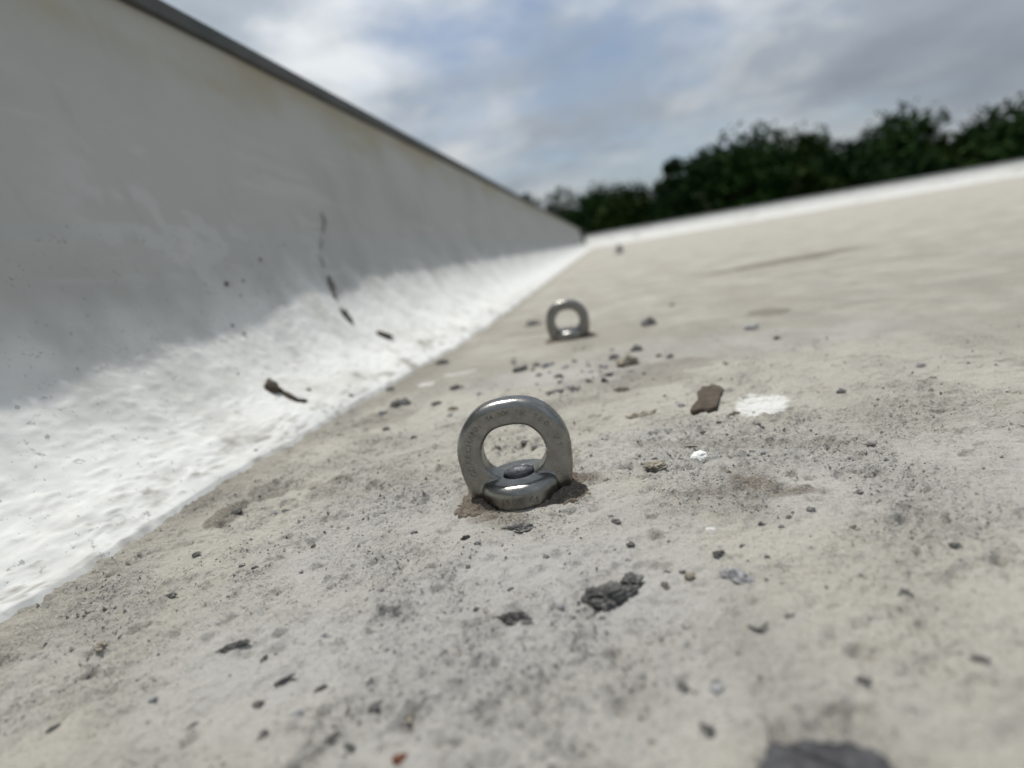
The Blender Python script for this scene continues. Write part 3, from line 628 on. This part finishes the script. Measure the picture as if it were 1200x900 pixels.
x, y, s = (0.0371, 0.3188, 0.0080); twig('twig', [(x-s*.6, y+.002, gz(x, y)+.0008), (x, y, gz(x, y)+.0012), (x+s*.3, y-.0008, gz(x, y)+.001)], .0005, M_brown, 'thin dark stalk behind the white pebble', 'twig')
x, y, s = (-0.0574, 0.2418, 0.0112); lump('mortar_clod', x, y, s, .45, R(5), .22, 17, M_lump, 'ragged dark crumb just in front of the drill dust', 'clod', base=ICO4, rough=.6)
x, y, s = (-0.1600, 0.1649, 0.0087); lump('mortar_clod', x, y, s, .3, R(25), .32, 19, M_lump, 'dark elongated clod at the left in the sandy foreground, beside a crumb', 'clod', rough=.5)
x, y, s = (-0.1579, 0.1673, 0.0037); lump('mortar_clod', x, y, s, .6, R(25), .32, 20, M_lump, 'small crumb beside the elongated foreground clod', 'clod', rough=.5)
x, y, s = (0.0335, 0.1622, 0.0060); twig('twig', [(x-s*.5, y+.0015, gz(x, y)+.0010), (x, y-.001, gz(x, y)+.0010), (x+s*.5, y+.002, gz(x, y)+.0012)], .0008, M_lump, 'short curved dark twig with upturned ends on the sand', 'twig', seed=2)
x, y, s = (-0.1266, 0.1468, 0.0056); twig('twig', [(x-s*.5, y-.002, gz(x, y)+.0006), (x, y, gz(x, y)+.0009), (x+s*.5, y+.0025, gz(x, y)+.0010)], .0007, M_lump, 'short crooked black twig lying in the sandy foreground', 'twig', seed=3)
x, y, s = (-0.0875, 0.1334, 0.0043); lump('mortar_clod', x, y, s, .7, R(60), .45, 23, M_lump, 'dark crumb standing up in the blurred sandy foreground', 'clod', rough=.55)
x, y, s = (-0.1103, 0.1426, 0.0037); lump('mortar_clod', x, y, s, .6, R(40), .5, 24, M_lump, 'pitted dark crumb near the crooked black twig', 'clod', rough=.6)
x, y, s = (-0.0946, 0.1220, 0.0043); lump('mortar_clod', x, y, s, .45, R(30), .4, 25, M_lump, 'oblong dark crumb in the blurred sandy foreground', 'clod', rough=.5)
x, y, s = (-0.0713, 0.1150, 0.0040); lump('stone_chip', x, y, s, .7, R(20), .5, 26, mat_simple('rust_chip', (0.10, .04, .02), (.15, .06, .03), 200), 'small rust brown chip at the edge of the sandy foreground', 'chip')
# leaves, flakes and stains behind the bolt
patch('leaf_scrap', [(0.0456, 0.3925), (0.0502, 0.4046), (0.0556, 0.4171), (0.0572, 0.4347), (0.0608, 0.4427), (0.0675, 0.4493), (0.0733, 0.4533), (0.0766, 0.4450), (0.0780, 0.4323), (0.0733, 0.4251), (0.0691, 0.4095), (0.0644, 0.3931), (0.0577, 0.3897), (0.0539, 0.3932), (0.0482, 0.3885)], .0009, M_brown, 'ragged dark brown leaf scrap lying left of the white paint patch', 'leaf')
x, y, s = (0.0727, 0.3772, 0.0075); lump('stone_chip', x, y, s, 1.0, 0, .45, 33, M_brown, 'round dark brown crumb at the corner of the white paint patch', 'chip', rough=.25)
x, y, s = (-0.0000, 0.4785, 0.0135); flake('leaf_scrap', x, y, s, .9, R(5), 34, M_brown, 'small brown flake on the painted roof behind the lettered bolt', 'leaf', curl=.10)
x, y, s = (0.0116, 0.3978, 0.0238); flake('leaf_scrap', x, y, s, .30, R(14), 35, M_chip, 'narrow curled olive leaf lying flat behind the lettered bolt', 'leaf', curl=.10, thick=.0010)
x, y, s = (-0.0523, 0.4939, 0.0251); lump('mortar_clod', x, y, s, .40, R(8), .16, 36, M_lump, 'long flat grey clod directly behind the top of the lettered eye', 'clod', rough=.5)
x, y, s = (-0.2234, 0.5249, 0.0176); lump('mortar_clod', x, y, s, .9, R(8), .50, 37, M_lump, 'darkest clod beside the foot of the white cove', 'clod', rough=.5)
BAND, BAND2 = (-0.0405, 0.5951), (-0.0053, 0.2303)
# plain crumbs that only their place tells apart
CR = [(-0.2337, 0.4991, 0.0085), (-0.2057, 0.4404, 0.0075), (-0.1768, 0.5722, 0.0131), (-0.1799, 0.5101, 0.0093), (-0.1549, 0.4800, 0.0103), (-0.1397, 0.5272, 0.0077), (-0.2384, 0.7338, 0.0143), (-0.2665, 0.6032, 0.0111), (-0.1693, 0.4092, 0.0056), (-0.1133, 0.2473, 0.0057), (-0.1537, 0.4636, 0.0054),
      (0.0219, 0.6443, 0.0148), (-0.0041, 0.6174, 0.0114), (0.0117, 0.5724, 0.0229), (0.0432, 0.5958, 0.0064), (0.1567, 0.6808, 0.0130), (0.1641, 0.6045, 0.0080), (0.0500, 0.8197, 0.0210), (0.1048, 1.0005, 0.0134), (-0.1429, 1.0088, 0.0283), (-0.0806, 0.6188, 0.0117), (-0.1106, 0.6183, 0.0158), (-0.0147, 0.5411, 0.0084), (-0.0612, 0.5587, 0.0080), (-0.0295, 0.5243, 0.0066),
      (-0.0783, 0.4046, 0.0053), (-0.0703, 0.3611, 0.0054), (-0.0626, 0.3523, 0.0046), (-0.0885, 0.3562, 0.0042), (0.0291, 0.3102, 0.0039), (0.0496, 0.3114, 0.0029), (0.0501, 0.2891, 0.0036), (0.0474, 0.3488, 0.0038), (0.0808, 0.3511, 0.0043), (0.0819, 0.3457, 0.0032), (0.0730, 0.3078, 0.0038), (0.0597, 0.3616, 0.0045),
      (0.0144, 0.1969, 0.0033), (0.0299, 0.2071, 0.0044), (0.0444, 0.1686, 0.0031), (0.0079, 0.1875, 0.0025), (0.0151, 0.1974, 0.0023), (0.0088, 0.1980, 0.0030), (-0.0167, 0.1707, 0.0027), (-0.0267, 0.1727, 0.0024), (-0.0320, 0.1774, 0.0028), (0.0067, 0.1392, 0.0035), (0.0159, 0.1406, 0.0034), (0.0111, 0.1241, 0.0036), (-0.0035, 0.1215, 0.0022), (-0.0206, 0.1460, 0.0021), (-0.0259, 0.1555, 0.0022),
      (-0.1192, 0.1238, 0.0026), (-0.1047, 0.1147, 0.0039), (-0.1292, 0.1357, 0.0034), (-0.1113, 0.1301, 0.0037), (-0.0883, 0.1186, 0.0029), (-0.0707, 0.1361, 0.0026), (-0.0754, 0.1320, 0.0031), (-0.0718, 0.1595, 0.0027), (-0.1234, 0.1698, 0.0026), (-0.1394, 0.1612, 0.0026), (-0.1418, 0.1577, 0.0029), (-0.1981, 0.2242, 0.0039), (-0.1880, 0.2216, 0.0038), (-0.1615, 0.2181, 0.0029), (-0.1673, 0.2532, 0.0028), (-0.1662, 0.2389, 0.0027),
      (-0.2470, 0.2891, 0.0060), (-0.2132, 0.2892, 0.0043), (-0.2193, 0.2857, 0.0048), (-0.1338, 0.2173, 0.0028), (-0.0828, 0.2355, 0.0041), (-0.0747, 0.2282, 0.0032), (-0.0533, 0.1929, 0.0031), (-0.0645, 0.1613, 0.0027), (-0.0659, 0.1584, 0.0027), (-0.0407, 0.2133, 0.0030), (-0.0040, 0.2192, 0.0033), (-0.0100, 0.2389, 0.0040), (-0.0062, 0.2094, 0.0025), (0.0584, 0.2263, 0.0029), (0.0471, 0.2033, 0.0026), (0.0638, 0.2329, 0.0029), (0.0401, 0.2136, 0.0024),
      (0.0843, 0.2211, 0.0041), (0.0820, 0.1764, 0.0039), (0.1268, 0.3070, 0.0055), (0.1120, 0.2045, 0.0037), (0.1480, 0.4023, 0.0071), (0.2184, 0.4425, 0.0063), (0.0865, 0.1458, 0.0042), (0.0546, 0.1405, 0.0033), (-0.2194, 0.2006, 0.0048), (-0.2227, 0.1663, 0.0050), (-0.1725, 0.1386, 0.0036), (-0.2042, 0.1281, 0.0041), (-0.2373, 0.2400, 0.0042), (-0.1481, 0.1278, 0.0033)]
rg = random.Random(77)
for k in range(46):
    px_, py_ = rg.gauss(0, 1), rg.gauss(0, 1); CR.append((BAND[0]+.055*px_, BAND[1]+.055*py_-.04*px_, rg.uniform(.003, .0075)))
for k in range(12): CR.append((BAND2[0]+.05*rg.gauss(0, 1), BAND2[1]+.035*rg.gauss(0, 1), rg.uniform(.0022, .0042)))
CR = [c for c in CR if c[0] > edge(c[1])+.006 and all(math.hypot(c[0]-b[0], c[1]-b[1]) > .032 for b in BOLTS)]
for i, (x, y, s) in enumerate(CR):
    rg = random.Random(i); kind = 'tan' if i % 9 == 4 else 'pale grey' if i % 5 == 0 else 'mid grey' if i % 2 else 'dark grey'
    lump('mortar_crumb', x, y, s*.88, rg.uniform(.55, 1.0), rg.uniform(-.8, 1.0), rg.uniform(.45, .8), 400+i*3, {'tan': M_chip, 'pale grey': M_grey, 'mid grey': M_mid, 'dark grey': M_lump}[kind],
         'small ' + kind + ' mortar crumb lying on the sandy roof', 'crumb', kind + ' mortar crumbs scattered on the roof', base=ICO2 if s < .004 else ICO3, rough=.62)
# added dark sheet at the lower corner, for a dark shape of unknown kind
fx, fy, fs = (0.0299, 0.1125, 0.0002)
V = []; outline = [(-.017, -.012), (-.0135, -.004), (-.010, -.0005), (-.0065, .0035), (-.0045, .0072), (-.001, .0058), (.003, .0066), (.008, .0050), (.013, .0054), (.019, .0020), (.0205, -.006), (.024, -.014), (.020, -.026), (.008, -.030), (-.006, -.027), (-.013, -.022)]
outline = [tuple(np.array(outline[i])*(1-k/3)+np.array(outline[(i+1) % len(outline)])*k/3 + np.array([math.sin(i*7.1+k*2.9), math.cos(i*5.3+k*4.1)])*.0008) for i in range(len(outline)) for k in range(3)]
bm = bmesh.new(); vv = [bm.verts.new((a, b, 0.0022+.0012*math.sin(a*150)+.0010*math.cos(b*190))) for a, b in outline]; f = bm.faces.new(vv)
ex = bmesh.ops.extrude_face_region(bm, geom=[f]); bmesh.ops.translate(bm, verts=[v for v in ex['geom'] if isinstance(v, bmesh.types.BMVert)], vec=(0, 0, .0022))
bmesh.ops.bevel(bm, geom=bm.edges[:], offset=.0005, segments=2, affect='EDGES'); bmesh.ops.recalc_face_normals(bm, faces=bm.faces)
o = bm_obj('dark_sheet', bm, M_charcoal); o.location = (fx, fy, gz(fx, fy)-.0008); tag(o, 'made-up charcoal sheet of unknown kind lying on the sand', 'felt scrap')

# things lying on the white cove
def cove_pt(p): return tuple(p)
RADS[11] = [.5, 1.5, 1.3, .6, .8, .9, .8, .5]
tw = [(-0.3489, 0.4977, 0.0450), (-0.3402, 0.4862, 0.0363), (-0.3361, 0.4933, 0.0329), (-0.3275, 0.4916, 0.0261), (-0.3191, 0.4920, 0.0195), (-0.3159, 0.5003, 0.0176)]
twig('dead_stalk', [(a+.004, b, c+.004) for a, b, c in tw], .0042, M_brown, 'dark brown dead stalk with a thick end, lying on the white cove', 'stalk', seed=11)
a = (-0.3321, 0.7744, 0.0428); o = lump('leaf_scrap', a[0], a[1], .026, .42, R(10), .35, 61, M_brown, 'dark spindle shaped leaf on the white cove', 'leaf', rough=.2, z=a[2]+.004); o.rotation_euler.y = R(25)
a = (-0.3240, 0.5248, 0.0245); lump('mortar_crumb', a[0], a[1], .009, .6, 0, .5, 62, M_lump, 'dark crumb beside the dead stalk on the white cove', 'crumb', z=a[2]+.003)
COVE = [((-0.2974, 0.5523, 0.0068), .016), ((-0.3049, 0.3951, 0.0057), .006), ((-0.3885, 0.5237, 0.1046), .005), ((-0.3832, 0.5319, 0.0943), .005), ((-0.3428, 0.4710, 0.0382), .006), ((-0.3036, 0.4824, 0.0082), .006), ((-0.3067, 0.4349, 0.0085), .006), ((-0.3630, 0.4760, 0.0602), .005), ((-0.2689, 0.7268, -0.0117), .008), ((-0.2625, 0.8070, -0.0141), .012), ((-0.2997, 0.8205, 0.0222), .008)]
for i, (a, s) in enumerate(COVE): lump('mortar_crumb', a[0], a[1], s, .5, .3, .35, 700+i, M_lump, 'dark speck of mortar stuck on the white cove', 'crumb', 'dark specks on the white cove', z=a[2]+.002)
SP = [((-0.4057, 0.5552, 0.1495), .008), ((-0.4055, 0.5855, 0.1511), .006), ((-0.4126, 0.6373, 0.1735), .007), ((-0.4118, 0.6534, 0.1718), .004), ((-0.4007, 0.5672, 0.1355), .004), ((-0.4180, 0.7078, 0.1923), .005)]
for i, (a, s) in enumerate(SP):
    o = lump('mortar_crumb', a[0], a[1], s, .8, 0, .8, 720+i, M_lump, 'dark speck stuck on the shaded wall', 'crumb', 'dark specks on the shaded wall', z=a[2])
# broken dark crack down the wall and over the cove, filled proud with dirt
cr = [[(-0.4288, 0.8619, 0.2434), (-0.4255, 0.8588, 0.2269), (-0.4227, 0.8381, 0.2128)], [(-0.4204, 0.8257, 0.2020), (-0.4149, 0.8007, 0.1834)], [(-0.4126, 0.7900, 0.1757), (-0.4061, 0.7819, 0.1574)], [(-0.4005, 0.7772, 0.1430), (-0.3941, 0.7677, 0.1277), (-0.3868, 0.7533, 0.1118)], [(-0.3788, 0.7457, 0.0967), (-0.3713, 0.7432, 0.0848), (-0.3621, 0.7391, 0.0717)]]
for i, pts in enumerate(cr):
    o = twig('crack', [(p[0]+.0016, p[1], p[2]+.0006) for p in pts], (.0030, .0026, .0028, .0048, .0058)[i], M_crack if i > 2 else M_faint, None, None, seed=40+i)
    mw = o.location.copy(); o.parent = wall; o.location = mw - wall.location
# grey lump far off at the foot of the parapet
x, y, s = (0.1280, 4.9290, 0.0726); lump('debris_lump', x, y, s, .7, .3, 1.9, 81, M_grey, 'small upright grey lump of debris near the far corner of the roof', 'debris', rough=.5)

# fine grit nobody could count
def grit():
    rng = np.random.default_rng(8); n = 42000
    d = 0.075*np.exp(rng.uniform(0, math.log(12), n)); a = rng.uniform(-1.15, 1.0, n)-.19
    x, y = d*np.sin(a), d*np.cos(a); ok = (x > edge(y)+.004) & (y > .07)
    for bx, by in BOLTS: ok &= np.hypot(x-bx, y-by) > .024
    ok &= rng.uniform(size=n) < sstep(.85, .3, d)*np.clip(.15+1.5*((rough_patch(x, y)-.35)), .04, 1)
    x, y, d = x[ok], y[ok], d[ok]; n = len(x)
    s = (.00022+.0009*rng.random(n)**5)*np.clip(d/.3, .8, 1.2); z = height(x, y)
    O = np.array([(1, 0, 0), (-.5, .87, 0), (-.5, -.87, 0), (.2, .1, .9), (0, 0, -.6)]); Ft = np.array([(0, 1, 3), (1, 2, 3), (2, 0, 3), (1, 0, 4), (2, 1, 4), (0, 2, 4)])
    j = 1+.5*rng.normal(size=(n, 5, 3)).clip(-1.2, 1.2); V = O[None]*j*s[:, None, None]; th = rng.uniform(0, 6.28, n); c, q = np.cos(th)[:, None], np.sin(th)[:, None]
    V = np.stack([V[:, :, 0]*c-V[:, :, 1]*q, V[:, :, 0]*q+V[:, :, 1]*c, V[:, :, 2]], 2) + np.stack([x, y, z+s*.3], 1)[:, None, :]
    Fq = (Ft[None]+np.arange(n)[:, None, None]*5).reshape(-1, 3)
    o = link('grit', mesh_np('grit', V.reshape(-1, 3), Fq, False), M_grit); return tag(o, 'fine grey grit strewn over the sandy roof', 'grit', kind='stuff')
grit()
print('built')
